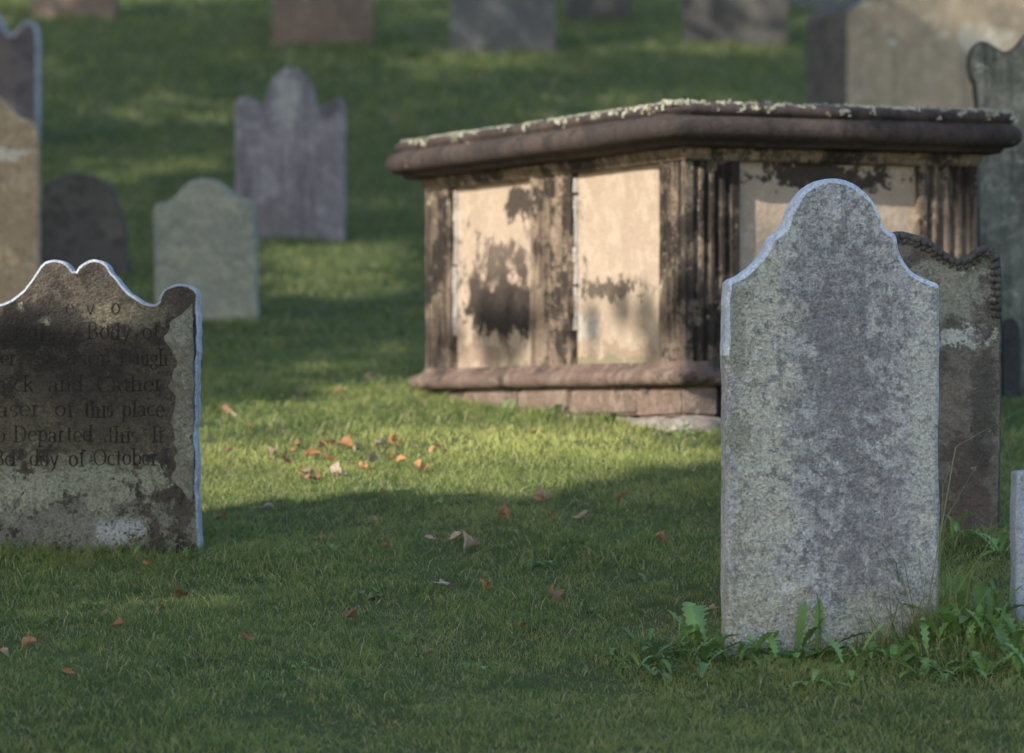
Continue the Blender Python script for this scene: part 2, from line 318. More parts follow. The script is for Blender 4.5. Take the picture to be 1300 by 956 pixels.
# ================================================================ GROUND
xs = np.concatenate([[-300,-150,-80,-50,-35,-25,-18,-13,-10], np.arange(-8, 8.01, .16), [10,13,18,25,35,50,80,150,300]])
ys = np.concatenate([[-100,-60,-35,-20,-12,-6,-2,2,5,7], np.arange(8, 46, .16), [48,51,55,60,68,80,100,140,200,300]])
X, Y = np.meshgrid(xs, ys); Z = gz(X, Y); nx, ny = len(xs), len(ys)
V = np.stack([X, Y, Z], -1).reshape(-1, 3)
idx = np.arange(nx*ny).reshape(ny, nx)
Fq = np.stack([idx[:-1,:-1], idx[:-1,1:], idx[1:,1:], idx[1:,:-1]], -1).reshape(-1, 4)
g = mesh_obj('ground', V.tolist(), Fq.tolist(), ground_m, smooth=True); g['kind'] = 'structure'; g['label'] = 'grassy hillside of the old graveyard rising away from the viewer'
# ================================================================ TOMB frame
rz = math.atan2(.3975, .9176); cxv = Vector((.9176,.3975)); cyv = Vector((-.3975,.9176))
near = Vector((.568, 15.5)); cen = near + cxv*TW/2 + cyv*TL/2
tomb = empty('chest_tomb', (cen.x, cen.y, 0), rz)
tag(tomb, 'large sandstone chest tomb with fluted pilasters and tan panels stained black', 'tomb')
def in_tomb(x, y, m=.0):
    dx, dy = x-cen.x, y-cen.y; a = dx*cxv.x+dy*cxv.y; c = dx*cyv.x+dy*cyv.y
    return (np.abs(a) < TW/2+m) & (np.abs(c) < TL/2+m)
# ================================================================ GRASS
WEEDS = [(1130,822,.12,2.6),(1180,812,.10,3.4),(1230,815,.25,3.2),(960,825,.14,2.2),(100,705,.35,1.7),(700,535,.3,1.6),(380,305,.3,1.4),(1220,690,.2,2.4),(850,828,.18,2.2),(1260,845,.25,2.6)]
SP = [( (px-HX)/F*dist_for(px,py), dist_for(px,py), r, k) for px,py,r,k in WEEDS]
def blades(n, d0, d1, hmin, hmax, w, mx=.118, pad=.7):
    y = rng.uniform(d0, d1, n*2); x = rng.uniform(-1, 1, n*2)*(mx*d1+pad)
    k = np.abs(x) < mx*y+pad; x, y = x[k][:n], y[k][:n]
    k = ~in_tomb(x, y, .04); x, y = x[k], y[k]; n = len(x)
    cl = .5+.5*np.sin(5.3*x+3.1*np.sin(2.2*y))*np.sin(4.1*y+2.3*np.sin(3.1*x)); cl2 = .5+.5*np.sin(17*x+5*np.sin(6*y))*np.sin(15*y+4*np.sin(7*x))
    cl3 = .5+.5*np.sin(43*x+6*np.sin(17*y))*np.sin(37*y+5*np.sin(19*x))
    h = rng.uniform(hmin, hmax, n)*(.30+.5*cl+.6*cl2+.65*cl3)
    tall = rng.uniform(0,1,n) > .988; h = np.where(tall, h*1.9, h)
    for (sx, sy, r, kk) in SP:
        q = np.exp(-(((x-sx)/r)**2+((y-sy)/(.12))**2)); h *= 1+(kk-1)*q*rng.uniform(.2, 1.7, n)
    z = gz(x, y)-.004; a = rng.uniform(0, 2*np.pi, n); la = rng.uniform(0, 2*np.pi, n); ln = rng.uniform(.3, 1.5, n)*h
    ww = w*rng.uniform(.6, 1.3, n); cx_, sx_ = np.cos(a)*ww/2, np.sin(a)*ww/2
    P = np.zeros((n, 5, 3)); lx, ly = np.cos(la)*ln, np.sin(la)*ln
    P[:,0] = np.stack([x-cx_, y-sx_, z], -1); P[:,1] = np.stack([x+cx_, y+sx_, z], -1)
    P[:,2] = np.stack([x-cx_*.8+lx*.3, y-sx_*.8+ly*.3, z+h*.6], -1); P[:,3] = np.stack([x+cx_*.8+lx*.3, y+sx_*.8+ly*.3, z+h*.6], -1)
    P[:,4] = np.stack([x+lx, y+ly, z+h*rng.uniform(.7, 1, n)], -1)
    R = np.zeros((n, 5, 4)); R[:,:,0] = rng.uniform(0, 1, n)[:,None]; R[:,:,1] = rng.uniform(0, 1, n)[:,None]; R[:,:2,2] = 0; R[:,2:4,2] = .7; R[:,4,2] = 1; R[:,:,3] = 1
    return P, R
parts = [blades(290000, 10.2, 15.0, .009, .027, .0028), blades(130000, 15.0, 20.0, .013, .032, .0038), blades(110000, 20.0, 30.0, .022, .050, .007), blades(70000, 30.0, 45.0, .035, .07, .014)]
P = np.concatenate([p[0] for p in parts]); R = np.concatenate([p[1] for p in parts]); n = len(P)
me = bpy.data.meshes.new('grass'); me.vertices.add(n*5); me.vertices.foreach_set('co', P.reshape(-1))
li = (np.array([0,1,3,2, 2,3,4])[None,:]+5*np.arange(n)[:,None]).reshape(-1)
me.loops.add(n*7); me.loops.foreach_set('vertex_index', li.astype(np.int32)); me.polygons.add(n*2)
ls = (np.array([0,4])[None,:]+7*np.arange(n)[:,None]).reshape(-1); me.polygons.foreach_set('loop_start', ls.astype(np.int32))
try: me.polygons.foreach_set('loop_total', np.tile([4,3], n).astype(np.int32))
except Exception: pass
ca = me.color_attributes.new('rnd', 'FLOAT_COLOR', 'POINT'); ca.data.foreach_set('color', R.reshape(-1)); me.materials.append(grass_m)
me.update(calc_edges=True); go = bpy.data.objects.new('grass', me); C.objects.link(go)
tag(go, 'short mossy green lawn grass covering the graveyard slope', 'grass', kind='stuff')
# ================================================================ TOMB parts
loft('foundation', TW, TL, [(.03,-.4),(.045,-.05),(.04,.0),(.015,.028)], rubble_m, tomb, r=.05, jit=.05, jf=5, seed=4)
V, Fc = [], []
def ring_blocks(off, z0, z1, lens_y, lens_x, gap=.008):
    y = -TL/2-off
    for L in lens_y:
        L = L*(TL+2*off); boxv(V, Fc, -TW/2-off, -TW/2+.12, y+gap/2, y+L-gap/2, z0, z1, .007); boxv(V, Fc, TW/2-.12, TW/2+off, y+gap/2, y+L-gap/2, z0, z1, .007); y += L
    x = -TW/2+.13
    for L in lens_x:
        L = L*(TW-.26); boxv(V, Fc, x+gap/2, x+L-gap/2, -TL/2-off, -TL/2+.12, z0, z1, .007); boxv(V, Fc, x+gap/2, x+L-gap/2, TL/2-.12, TL/2+off, z0, z1, .007); x += L
ring_blocks(.018, .024, .122, [.16,.24,.2,.22,.18], [.45,.55])
bc = mesh_obj('base_course', V, Fc, block_m, tomb)
bm = bmesh.new(); bm.from_mesh(bc.data); bmesh.ops.bevel(bm, geom=list(bm.edges), offset=.010, segments=2, affect='EDGES'); bm.to_mesh(bc.data); bm.free()
loft('plinth', TW, TL, [(.02,.125),(.040,.127),(.052,.138),(.056,.152),(.052,.167),(.038,.179),(.022,.185),(.005,.198),(.004,.205)], plinth_m, tomb, r=.02, jit=.008, jf=5, seed=9)
V, Fc = [], []; boxv(V, Fc, -TW/2+.06, TW/2-.06, -TL/2+.06, TL/2-.06, .19, .89); mesh_obj('core', V, Fc, panel_m, tomb)
Z0, Z1 = .203, .872
def fluted(name, x0, x1, y0, y1, sides, mat, nf=4):
    P = []
    def run(a, b, nrm, fl_, L):
        n = nf
        if not fl_: P.append(a); return
        P.append(a); m = .022
        t = (Vector(b)-Vector(a)).normalized(); w = (L-2*m)/n
        for k in range(n):
            s = m+k*w
            for q in range(7):
                u = q/6; dep = math.sin(math.pi*u)**.7*.015
                pp = Vector(a)+t*(s+w*(.14+.72*u))-Vector(nrm)*dep; P.append((pp.x, pp.y))
    run((x0,y0),(x1,y0),(0,-1),'S' in sides,x1-x0); run((x1,y0),(x1,y1),(1,0),'E' in sides,y1-y0)
    run((x1,y1),(x0,y1),(0,1),'N' in sides,x1-x0); run((x0,y1),(x0,y0),(-1,0),'W' in sides,y1-y0)
    n = len(P); zs = np.linspace(Z0, Z1, 34); V = []; Fc = []
    cx, cy = (x0+x1)/2, (y0+y1)/2
    for z in zs:
        for (x, y) in P:
            j = mn.noise(Vector((x*9, y*9, z*7)))*.003+mn.noise(Vector((x*30, y*30, z*25)))*.0018; e = max(0, mn.noise(Vector((x*5, y*5, z*6+3)))-.25)*.05
            V.append((x+j-(x-cx)*e*.6, y+j*.8-(y-cy)*e*.6, z))
    for k in range(len(zs)-1):
        for i in range(n):
            j = (i+1) % n; Fc.append((k*n+i, k*n+j, (k+1)*n+j, (k+1)*n+i))
    Fc.append(tuple(range(n-1,-1,-1))); Fc.append(tuple((len(zs)-1)*n+i for i in range(n)))
    return mesh_obj(name, V, Fc, mat, tomb)
hx, hy = TW/2, TL/2
p1 = fluted('pilaster', -hx, -hx+.2, -hy, -hy+.2, 'SW', pil_m, 4); p1['label'] = 'blackened fluted corner pilaster nearest the viewer'
fluted('pilaster', hx-.22, hx, -hy, -hy+.2, 'SE', pil_m, 4)
p3 = fluted('pilaster', -hx, -hx+.2, hy-.24, hy, 'NW', pil_m, 4)
fluted('pilaster', hx-.2, hx, hy-.24, hy, 'NE', pill_m, 4)
fluted('pilaster', -hx, -hx+.14, -hy+.92, -hy+1.27, 'W', pill_m, 6)
fluted('pilaster', hx-.14, hx, -hy+.92, -hy+1.27, 'E', pill_m, 6)
def panel(x0, x1, y0, y1, axis):
    V, Fc = [], []; N = 18; zs = np.linspace(Z0+.0, Z1, N)
    a = np.linspace(y0, y1, N) if axis in 'WE' else np.linspace(x0, x1, N)
    for z in zs:
        for s in a:
            j = mn.noise(Vector((s*5, z*5, 3)))*.006
            if axis == 'W': V.append((x0+j, s, z))
            elif axis == 'E': V.append((x1+j, s, z))
            elif axis == 'S': V.append((s, y0+j, z))
            else: V.append((s, y1+j, z))
    for k in range(N-1):
        for i in range(N-1):
            f = (k*N+i, k*N+i+1, (k+1)*N+i+1, (k+1)*N+i); Fc.append(f if axis in 'SE' else f[::-1])
    boxv(V, Fc, x0+(.012 if axis=='W' else 0), x1-(.012 if axis=='E' else 0), y0+(.012 if axis=='S' else 0), y1-(.012 if axis=='N' else 0), Z0, Z1)
    return mesh_obj('panel', V, Fc, panel_m, tomb)
ins = .028
panel(-hx+ins, -hx+.10, -hy+.2, -hy+.92, 'W')['label'] = 'tan side panel with fine brown streaks'
panel(-hx+ins, -hx+.10, -hy+1.27, hy-.24, 'W')['label'] = 'tan side panel with large black stains'
panel(hx-.10, hx-ins, -hy+.2, -hy+.92, 'E'); panel(hx-.10, hx-ins, -hy+1.27, hy-.24, 'E')
panel(-hx+.2, hx-.22, -hy+ins, -hy+.10, 'S'); panel(-hx+.2, hx-.2, hy-.10, hy-ins, 'N')
for (y0, y1) in ((-hy+.909, -hy+.918), (hy-.253, hy-.243)):
    V, Fc = [], []; zz = Z0+.12
    while zz < Z1-.04:
        L = random.uniform(.04, .09); boxv(V, Fc, -hx+.008+random.uniform(0,.006), -hx+.05, y0, y1, zz, min(zz+L, Z1-.01), .002); zz += L+random.choice([0,0,.01])
    mesh_obj('mortar_joint', V, Fc, mortar_m, tomb)
loft('cornice', TW, TL, [(-.02,.865),(.006,.868),(.010,.882),(.018,.892),(.022,.908)], pill_m, tomb, r=.01, jit=.003, seed=2)
slab = loft('slab', TW, TL, [(.03,.909),(.074,.910),(.080,.917),(.083,.926),(.108,.930),(.122,.939),(.131,.952),(.134,.967),(.131,.983),(.120,.998),(.102,1.005),(.098,1.008),(.108,1.013),(.112,1.024),(.110,1.036),(.096,1.046),(.05,1.054),(-.1,1.066),(-.35,1.074)], slab_m, tomb, r=.045, jit=.005, jf=4, seed=1)
V, Fc = [], []
def blob(cx, cy, cz, r, h):
    i = len(V); n = 6; V.append((cx, cy, cz+h))
    for k in range(n):
        a = 2*math.pi*k/n; q = r*random.uniform(.5, 1.2); V.append((cx+q*.6*math.cos(a), cy+q*.6*math.sin(a), cz+h*random.uniform(.5,1)))
    for k in range(n):
        a = 2*math.pi*k/n; q = r*random.uniform(.7, 1.4); V.append((cx+q*math.cos(a), cy+q*math.sin(a), cz-.005))
    for k in range(n):
        j = (k+1) % n; Fc.append((i, i+1+k, i+1+j)); Fc.append((i+1+k, i+1+n+k, i+1+n+j, i+1+j))
for _ in range(8000):
    side = random.random(); t = random.random()
    drop = random.random() < .2
    off = .102 - abs(random.gauss(0,.06)); z = 1.043+min(.012,(.1-off)*.2)
    if drop: off = .111; z = 1.040-abs(random.gauss(0,.010))
    if side < .44: x = -hx-off; y = -hy-.1+t*(TL+.2)
    elif side < .80: y = -hy-off; x = -hx-.1+t*(TW+.2)
    else: x = random.uniform(-hx, hx); y = random.uniform(-hy, hy); z = 1.064
    if mn.noise(Vector((x*4.2, y*4.2, 7)))*.5+1.0*mn.noise(Vector((x*27, y*27, z*27))) < (.25 if drop else .08) and side < .80: continue
    blob(x, y, z, random.uniform(.002,.006)*(1 if random.random() < .93 else 2.0), random.uniform(.002,.008))
lo_ = mesh_obj('lichen', V, Fc, lich_m, slab, smooth=False); lo_['kind'] = 'stuff'
# ================================================================ HEADSTONES
front = [(917,828),(916,600),(916,362),(920,356),(935,350),(952,338),(965,322),(973,304),(978,299),(988,294),(993,284),(998,266),(1008,249),(1022,237),(1040,229),(1056,227),(1074,230),(1090,239),(1103,252),(1111,268),(1116,286),(1121,294),(1131,297),(1135,304),(1138,320),(1147,336),(1160,348),(1176,356),(1187,360),(1189,366),(1190,600),(1191,828)]
o, k, zo = headstone('headstone', front, 1053, 828, [front_m, sky_rim_pale], t=.075, ch=.012, yaw=math.radians(9), seed=1, ck=1, jit=.003, lean=math.radians(.6), rimf=lambda x, z, nx: z > .74 and nx < .6 or (x > 0 and z > .92 and nx < .95))
tag(o, 'large pale grey weathered headstone with tall rounded top, foreground right, with weeds at its foot', 'headstone')
half = [(97,347),(104,337),(114,331),(126,330),(137,335),(146,348),(158,364),(174,378),(192,386),(203,386),(206,374),(213,365),(226,361),(240,361),(250,367),(255,378),(255,470),(253,560),(256,640),(256,700)]
lft = [(194-x, y) for x, y in half[::-1]] + half[1:]
r, k, zo = headstone('headstone', lft, 97, 700, [left_m, sky_rim_dark], t=.07, ch=.007, yaw=math.radians(-5), seed=3, ck=1, jit=.004, parented=True, rightjit=.008)
tag(r, 'dark inscribed headstone with double-curved top at the left edge, patched with tan lichen', 'headstone')
lines = [(400,[('e',86,98),('v',112,124),('o',144,157)]), (431,[('to',2,24),('the',44,84),('Body',114,170),('of',184,207)]),
 (464,[('her',-10,24),('aser',86,144),('Daugh',156,218)]), (497,[('nick',-4,46),('and',64,110),('Cather',126,212)]),
 (529,[('aser',-2,56),('of',72,98),('this',110,148),('place',158,214)]), (561,[('o',-4,10),('Departed',20,122),('this',140,180),('li',196,212)]),
 (591,[('3d',-6,24),('day',40,78),('of',90,112),('October',122,206)])]
inscription(r, lines, 97, 700, k, zo, ink, .07, 27)
# layered, flaking strip along the right edge of the inscribed stone
V, Fc = [], []
for lay, (x0, x1, y_, z0_, z1_) in enumerate([(.268,.338,-.039,.14,.70),(.288,.340,-.044,.17,.66),(.305,.342,-.050,.22,.60)]):
    nz_ = 60; i0 = len(V)
    for i in range(nz_+1):
        z = z0_+(z1_-z0_)*i/nz_; e = mn.noise(Vector((z*9, lay*7, 1)))*.034+mn.noise(Vector((z*31, lay*7, 4)))*.016+mn.noise(Vector((z*70, lay*7, 4)))*.006
        tp_ = min(1, min(i, nz_-i)/5); xl = min(x1-.004, x1-(x1-x0)*tp_*.8-e*tp_); xr = x1+mn.noise(Vector((z*20, 3, lay)))*.005
        dy = mn.noise(Vector((z*16, lay, 9)))*.003
        V += [(xl, -.034, z), (xl+.004, y_+dy, z), (xr-.002, y_+dy+.002, z), (xr, -.030, z)]
    for i in range(nz_):
        for q in range(3):
            a = i0+i*4+q; Fc.append((a, a+1, a+5, a+4))
mesh_obj('flaking_edge', V, Fc, flake_m, r)
h2 = [(1140,294),(1160,298),(1178,305),(1192,315),(1205,325),(1218,329),(1230,324),(1240,315),(1251,311),(1263,316),(1270,328),(1271,400),(1269,560),(1267,682)]
s2 = [(2280-x, y) for x, y in h2[::-1]] + h2[1:]
r, k, zo = headstone('headstone', s2, 1140, 682, [second_m, carve_m], t=.07, ch=.006, yaw=math.radians(4), seed=5, ck=1, parented=True)
tag(r, 'dark brown headstone with carved scalloped border, standing partly behind the large pale headstone', 'headstone')
V, Fc = [], []
pp = resample(chaikin([((x-1140)*k, (682-y)*k+zo) for x, y in s2[2:-2]] , 1), .020)
for i, (x, z) in enumerate(pp):
    if z < .46+zo: continue
    a = pp[max(0,i-1)]; c = pp[min(len(pp)-1,i+1)]; L = math.hypot(c[0]-a[0], c[1]-a[1]) or 1
    nx_, nz_ = -(c[1]-a[1])/L, (c[0]-a[0])/L
    for (ins_, sa, sb, rot, sh) in ((.012,.0105,.010,0,0), (.027,.006,.009,.5,.5)):
        s_ = random.uniform(.7,1.2); X_ = x-nx_*ins_+(c[0]-a[0])/L*.010*sh; Z_ = z-nz_*ins_+(c[1]-a[1])/L*.010*sh+random.uniform(-.0015,.0015)
        bm = bmesh.new(); bmesh.ops.create_icosphere(bm, subdivisions=2, radius=1, matrix=Matrix.Translation((X_,-.036,Z_)) @ Matrix.Rotation(-math.atan2(c[1]-a[1], c[0]-a[0])+rot, 4, 'Y') @ Matrix.Diagonal((sa*s_,.012,sb*s_,1)))
        b0 = len(V); V += [tuple(v.co) for v in bm.verts]; bm.verts.index_update(); Fc += [tuple(b0+v.index for v in f.verts) for f in bm.faces]; bm.free()
mesh_obj('carved_border', V, Fc, carve_m, r, smooth=True)
hn = [(1392,590),(1350,592),(1310,595),(1290,597),(1286,598),(1285,602),(1284,700),(1285,800)]
sn = hn[::-1] + [(2*1392-x, y) for x, y in hn[1:]]
o, *_ = headstone('headstone', sn, 1392, 800, [blue_m, blue_m], t=.08, ch=.008, yaw=math.radians(6), seed=8, ck=1, d=dist_for(1240,800))
tag(o, 'smooth blue-grey headstone edge cut off by the right side of the photo', 'headstone')
nar = [(1271,508),(1270,420),(1273,408),(1282,403),(1291,408),(1296,420),(1296,508)]
o, *_ = headstone('footstone', nar, 1283, 508, [dark_m, dark_m], t=.06, seed=18, ck=1)
tag(o, 'narrow nearly black low stone just right of the scallop-bordered headstone', 'footstone')
hm = [(1340,18),(1318,24),(1302,42),(1288,60),(1274,68),(1262,60),(1250,52),(1238,54),(1229,66),(1228,90),(1238,112),(1240,300),(1240,505)]
sm_ = hm[::-1] + [(2680-x, y) for x, y in hm[1:]]
o, *_ = headstone('headstone', sm_, 1340, 505, [mossg_m, dark_m], t=.10, ch=.01, seed=9, ck=1, d=17.7)
tag(o, 'tall mossy grey headstone with scrolled shoulder beside the right end of the chest tomb', 'headstone')
hb = [(1043,210),(1043,30),(1048,18),(1064,8),(1090,2),(1120,-12),(1150,-28),(1195,-36),(1240,-28),(1270,-12),(1300,2),(1326,8),(1342,18),(1347,30),(1347,210)]
o, *_ = headstone('monument', hb, 1195, 210, [bigb_m, dark_m], t=.52, ch=.012, yaw=math.radians(24), seed=10, ck=1)  # dark edge material paints tree shade onto the monument's sides
tag(o, 'wide thick pale tan monument behind the chest tomb at upper right', 'monument')
A = [(299,306),(297,200),(297,136),(300,127),(311,122),(324,127),(333,136),(337,116),(344,101),(355,89),(367,84),(380,89),(390,101),(397,116),(402,134),(411,136),(420,127),(431,124),(437,130),(438,200),(438,306)]
o, *_ = headstone('headstone', A, 367, 306, [purple_m, purple_m], t=.09, seed=11, ck=1, roll=math.radians(.5), jit=.008); tag(o, 'purple-grey shouldered headstone standing on the slope left of the chest tomb', 'headstone')
Bq = [(198,408),(196,320),(194,266),(200,257),(213,257),(223,250),(232,238),(245,229),(262,226),(278,229),(290,239),(299,249),(311,253),(322,254),(325,262),(327,330),(328,408)]
o, *_ = headstone('headstone', Bq, 262, 408, [green_m, green_m], t=.07, seed=12, ck=1, yaw=math.radians(-6)); tag(o, 'small pale green-grey round-topped headstone, below the purple-grey headstone', 'headstone')
Cq = [(50,352),(52,300),(54,245),(61,232),(75,227),(90,222),(112,221),(132,227),(146,238),(154,262),(162,300),(164,352)]
o, *_ = headstone('headstone', Cq, 107, 352, [dark_m, dark_m], t=.08, seed=13, ck=1, roll=math.radians(-1)); tag(o, 'low nearly black headstone just above the double-curved headstone', 'headstone')
hd = [(50,425),(50,300),(49,162),(41,153),(26,148),(12,136),(0,122),(-14,110),(-34,102),(-60,99)]
sd = hd + [(-120-x, y) for x, y in hd[-2::-1]]; sd = sd[::-1]
r, k, zo = headstone('headstone', sd, -60, 425, [beige_m, beige_m], t=.09, ch=.012, seed=14, ck=1, parented=True, d=20.2, jit=.008)
tag(r, 'tan sandstone headstone cut off by the left edge, above the dark inscribed one', 'headstone')
inscription(r, [(332,[('TAN',0,44)])], -60, 425, k, zo, ink2, .09, 22)
he = [(50,178),(50,90),(50,42),(45,29),(34,27),(24,36),(17,46),(9,42),(2,24),(-8,8),(-22,-4),(-40,-9)]
se = (he + [(-80-x, y) for x, y in he[-2::-1]])[::-1]
o, *_ = headstone('headstone', se, -40, 178, [eared_m, sky_rim_dark], t=.10, ch=.014, seed=15, ck=1, yaw=math.radians(-4)); tag(o, 'dark purple-grey headstone with pale rim and eared shoulder in the top left corner', 'headstone')
def backstone(x0, x1, by, top, mat, seed, label, t=.1):
    w = x1-x0; c = (x0+x1)/2
    pts = [(x0,by),(x0,top+60),(x0+w*.04,top+48),(x0+w*.18,top+44),(x0+w*.26,top+22),(x0+w*.38,top+4),(c,top),(x1-w*.38,top+4),(x1-w*.26,top+22),(x1-w*.18,top+44),(x1-w*.04,top+48),(x1,top+60),(x1,by)]
    o, *_ = headstone('headstone', pts, c, by, [mat, mat], t=t, seed=seed, ck=1); tag(o, label, 'headstone')
backstone(346,474,58,-110,brown_m,21,'brown headstone at the top edge, second from left in the far row')
backstone(571,705,68,-120,grey_m,22,'dark grey headstone at the top edge of the photo, near its middle')
backstone(868,1000,58,-110,dark_m,23,'very dark headstone at the top edge, behind the chest tomb')
backstone(40,148,22,-140,brown_m,24,'dark brown headstone foot in the top left of the far row')
backstone(718,800,26,-120,dark_m,25,'small dark headstone at the top edge, right of the dark grey one')
backstone(1002,1062,12,-120,grey_m,26,'farthest grey headstone at the top edge left of the wide tan monument')
# ================================================================ FALLEN LEAVES
def fallen(px, py, size, mi, label, group):
    d = dist_for(px, py+2); x = (px-HX)/F*d; n = 16; V = [(0,0,.0)]; Fc = []; cu = random.uniform(.8, 2.6); tw = random.uniform(-1,1)
    el = random.uniform(.4,.7); tooth = random.choice([0,.05,.10]); ph = random.random()*6
    for ring in (.5, 1):
        for i in range(n):
            a = 2*math.pi*i/n; q = size*ring*(1+tooth*(1 if i % 2 else -1)*ring+.16*math.sin(3*a+ph)*ring)*(1+.35*max(0, math.cos(a)))
            X_, Y_ = q*math.cos(a), q*el*math.sin(a); z = cu*(Y_**2)/size*1.3 + tw*X_*Y_/size + .35*X_**2/size*math.sin(ph)+random.uniform(-.1,.1)*size*ring; V.append((X_,Y_,z))
    for i in range(n):
        j = (i+1) % n; Fc.append((0,1+i,1+j)); Fc.append((1+i,1+n+i,1+n+j,1+j))
    i0 = len(V); V += [(-size*.9,-.001,0.),(-size*1.5,0,.004),(-size*.9,.001,.002)]; Fc.append((i0,i0+1,i0+2))
    o = mesh_obj('fallen_leaf', V, Fc, fl[mi], smooth=True)
    o.location = (x, d, float(gz(x,d))+.018); o.rotation_euler = (random.uniform(-.3,1.0), random.uniform(-.6,.6), random.uniform(0,6.3)); tag(o, label, 'leaf', group)
sun_l = [(375,570),(395,583),(410,572),(418,590),(392,608),(402,612),(456,595),(466,597),(500,588),(508,590),(505,566),(553,572),(497,562),(350,580),(482,570),(430,605),(385,606),(362,590),(440,570),(415,566),(455,572),(678,555),(690,637),(532,600),(372,577),(388,613),(470,592),(494,568)]
for (px, py) in sun_l: fallen(px, py, random.uniform(.015,.025), random.choice([0,0,0,1,2]), 'orange dry leaf on the sunlit grass in front of the chest tomb', 'fallen leaves on the sunlit grass')
mid = [(270,565),(290,575),(296,532),(285,526),(338,650),(475,668),(487,700),(405,690),(580,688),(600,700),(283,664),(290,690),(172,715),(186,722),(790,635),(640,660),(470,482),(365,437),(546,690),(318,548),(430,500),(700,655),(742,660)]
for (px, py) in mid: fallen(px, py, random.uniform(.013,.023), random.choice([1,1,2]), 'brown dry leaf lying in the shade of the middle ground', 'fallen leaves in the middle ground')
fallen(880,601,.022,2,'pale tan leaf on the grass just left of the large pale headstone',None)
fallen(566,750,.028,2,'large curled tan leaf in the shaded foreground grass',None)
fallen(620,748,.024,0,'bright orange upright leaf in the shaded foreground grass',None)
fallen(703,763,.028,1,'russet folded leaf between the orange upright leaf and the pale headstone',None)
fallen(222,760,.022,1,'dark russet leaf near the foot of the inscribed headstone',None)
fallen(690,638,.022,2,'pale leaf lying at the edge of the sunlit patch',None)
fallen(1105,809,.024,1,'dark red-brown leaf among the weeds at the foot of the pale headstone',None)
for (px, py) in [(205,779),(38,823),(85,861),(310,816),(545,836),(445,790),(660,800),(150,800),(840,690),(905,780),(3,835)]: fallen(px, py, random.uniform(.012,.019), random.choice([1,2,1]), 'small brown leaf lying in the shaded foreground grass', 'fallen leaves in the foreground')
# ================================================================ WEEDS
def weed(px, py, n, L0, L1, mat, label, group, up=.6, d=None, wf=1.0):
    d = d or dist_for(px, py); x = (px-HX)/F*d; V, Fc = [], []
    for k in range(n):
        a = 2*math.pi*k/n+random.uniform(-.5,.5); L = random.uniform(L0*.7, L1); el = random.uniform(up*.2, up*1.4); wd = L*random.uniform(.08,.15)*wf; N = 22; i0 = len(V)
        bend = random.uniform(.4, 1.6); ox, oy, oz = random.uniform(-.03,.03), random.uniform(-.03,.03), 0
        cxp, cz = 0, 0; tn = random.uniform(.2,.6); sw = random.uniform(-.6,.6)
        for i in range(N+1):
            t = i/N; e = el*1.3-bend*t
            if i: cxp += math.cos(e)*L/N; cz += math.sin(e)*L/N
            w = wd*max(0, math.sin(math.pi*min(1, t**1.6)))**.7*(1 if t < 1 else 0)+.0014
            w *= (1+tn if i % 3 == 0 else 1-tn*.6) if .1 < t < .85 else 1
            for s in (-1, 0, 1):
                lx, ly, lz = cxp-(.010*L if s and i % 3 == 0 else 0), s*w+sw*L*t*t*.4, cz+abs(s)*w*.35+random.uniform(-.08,.08)*w
                V.append((ox+lx*math.cos(a)-ly*math.sin(a), oy+lx*math.sin(a)+ly*math.cos(a), oz+lz))
        for i in range(N):
            for s in (0, 1):
                p = i0+i*3+s; Fc.append((p, p+3, p+4, p+1))
    o = mesh_obj('dandelion_plant', V, Fc, mat, smooth=True); o.location = (x, d, float(gz(x,d))+.006); tag(o, label, 'weed', group)
gw = 'dandelion plants around the pale headstone'
for (px, py, n, a, c, up) in [(905,834,11,.09,.15,1.0),(872,822,10,.08,.14,1.1),(885,846,8,.06,.10,.7),(930,842,10,.08,.13,.8),(968,838,10,.08,.13,.8),(1000,842,11,.08,.14,.8),(1025,838,13,.10,.18,1.2),(1064,848,10,.08,.12,.8),(1100,844,10,.08,.12,.8),(1137,846,10,.07,.11,.8),(1168,842,10,.08,.13,.9),(1195,830,11,.09,.16,1.1),(1222,822,13,.10,.18,1.3),(1258,814,12,.10,.18,1.2),(1240,830,11,.09,.14,.9),(1206,803,12,.10,.17,1.3),(1280,820,11,.09,.15,1.0),(845,836,8,.06,.10,.9),(800,850,7,.05,.08,.7),(838,860,7,.05,.08,.6),(820,824,8,.05,.09,.8),(780,838,6,.04,.07,.7),(905,864,7,.05,.09,.6),(960,866,7,.05,.08,.6),(1030,870,8,.06,.10,.6),(1090,866,8,.05,.09,.6),(1170,864,8,.06,.09,.6),(1210,860,9,.06,.11,.8),(1285,840,11,.08,.13,.9),(1250,858,9,.07,.12,.8),(1290,864,8,.07,.12,.8)]:
    weed(px, py, n, a, c, random.choice([weed_m, weed_m, weed2_m]), 'low green dandelion rosette with jagged leaves at the foot of the pale headstone', gw, up, wf=random.uniform(.7,1.2))
weed(1202,690,9,.07,.13,weed_m,'green weed between the pale headstone and the scallop-bordered headstone',None,1.3)
weed(1275,705,10,.08,.14,weed_m,'leafy weed at the right foot of the scallop-bordered headstone',None,1.1)
gl = 'low weeds along the foot of the dark inscribed headstone'
for (px, py) in [(15,712),(60,716),(120,712),(165,712),(205,708),(240,712)]: weed(px, py, 8, .03,.06, weed2_m, 'small dark green weed at the foot of the inscribed headstone', gl, .8)
gt = 'small weeds along the base of the chest tomb'
for (px, py) in [(770,540),(640,525),(560,508),(860,552),(705,528)]: weed(px, py, 8, .03,.07, weed2_m, 'small green weed growing against the base of the chest tomb', gt, 1.0)
gp = 'small broadleaf weeds in the open lawn'
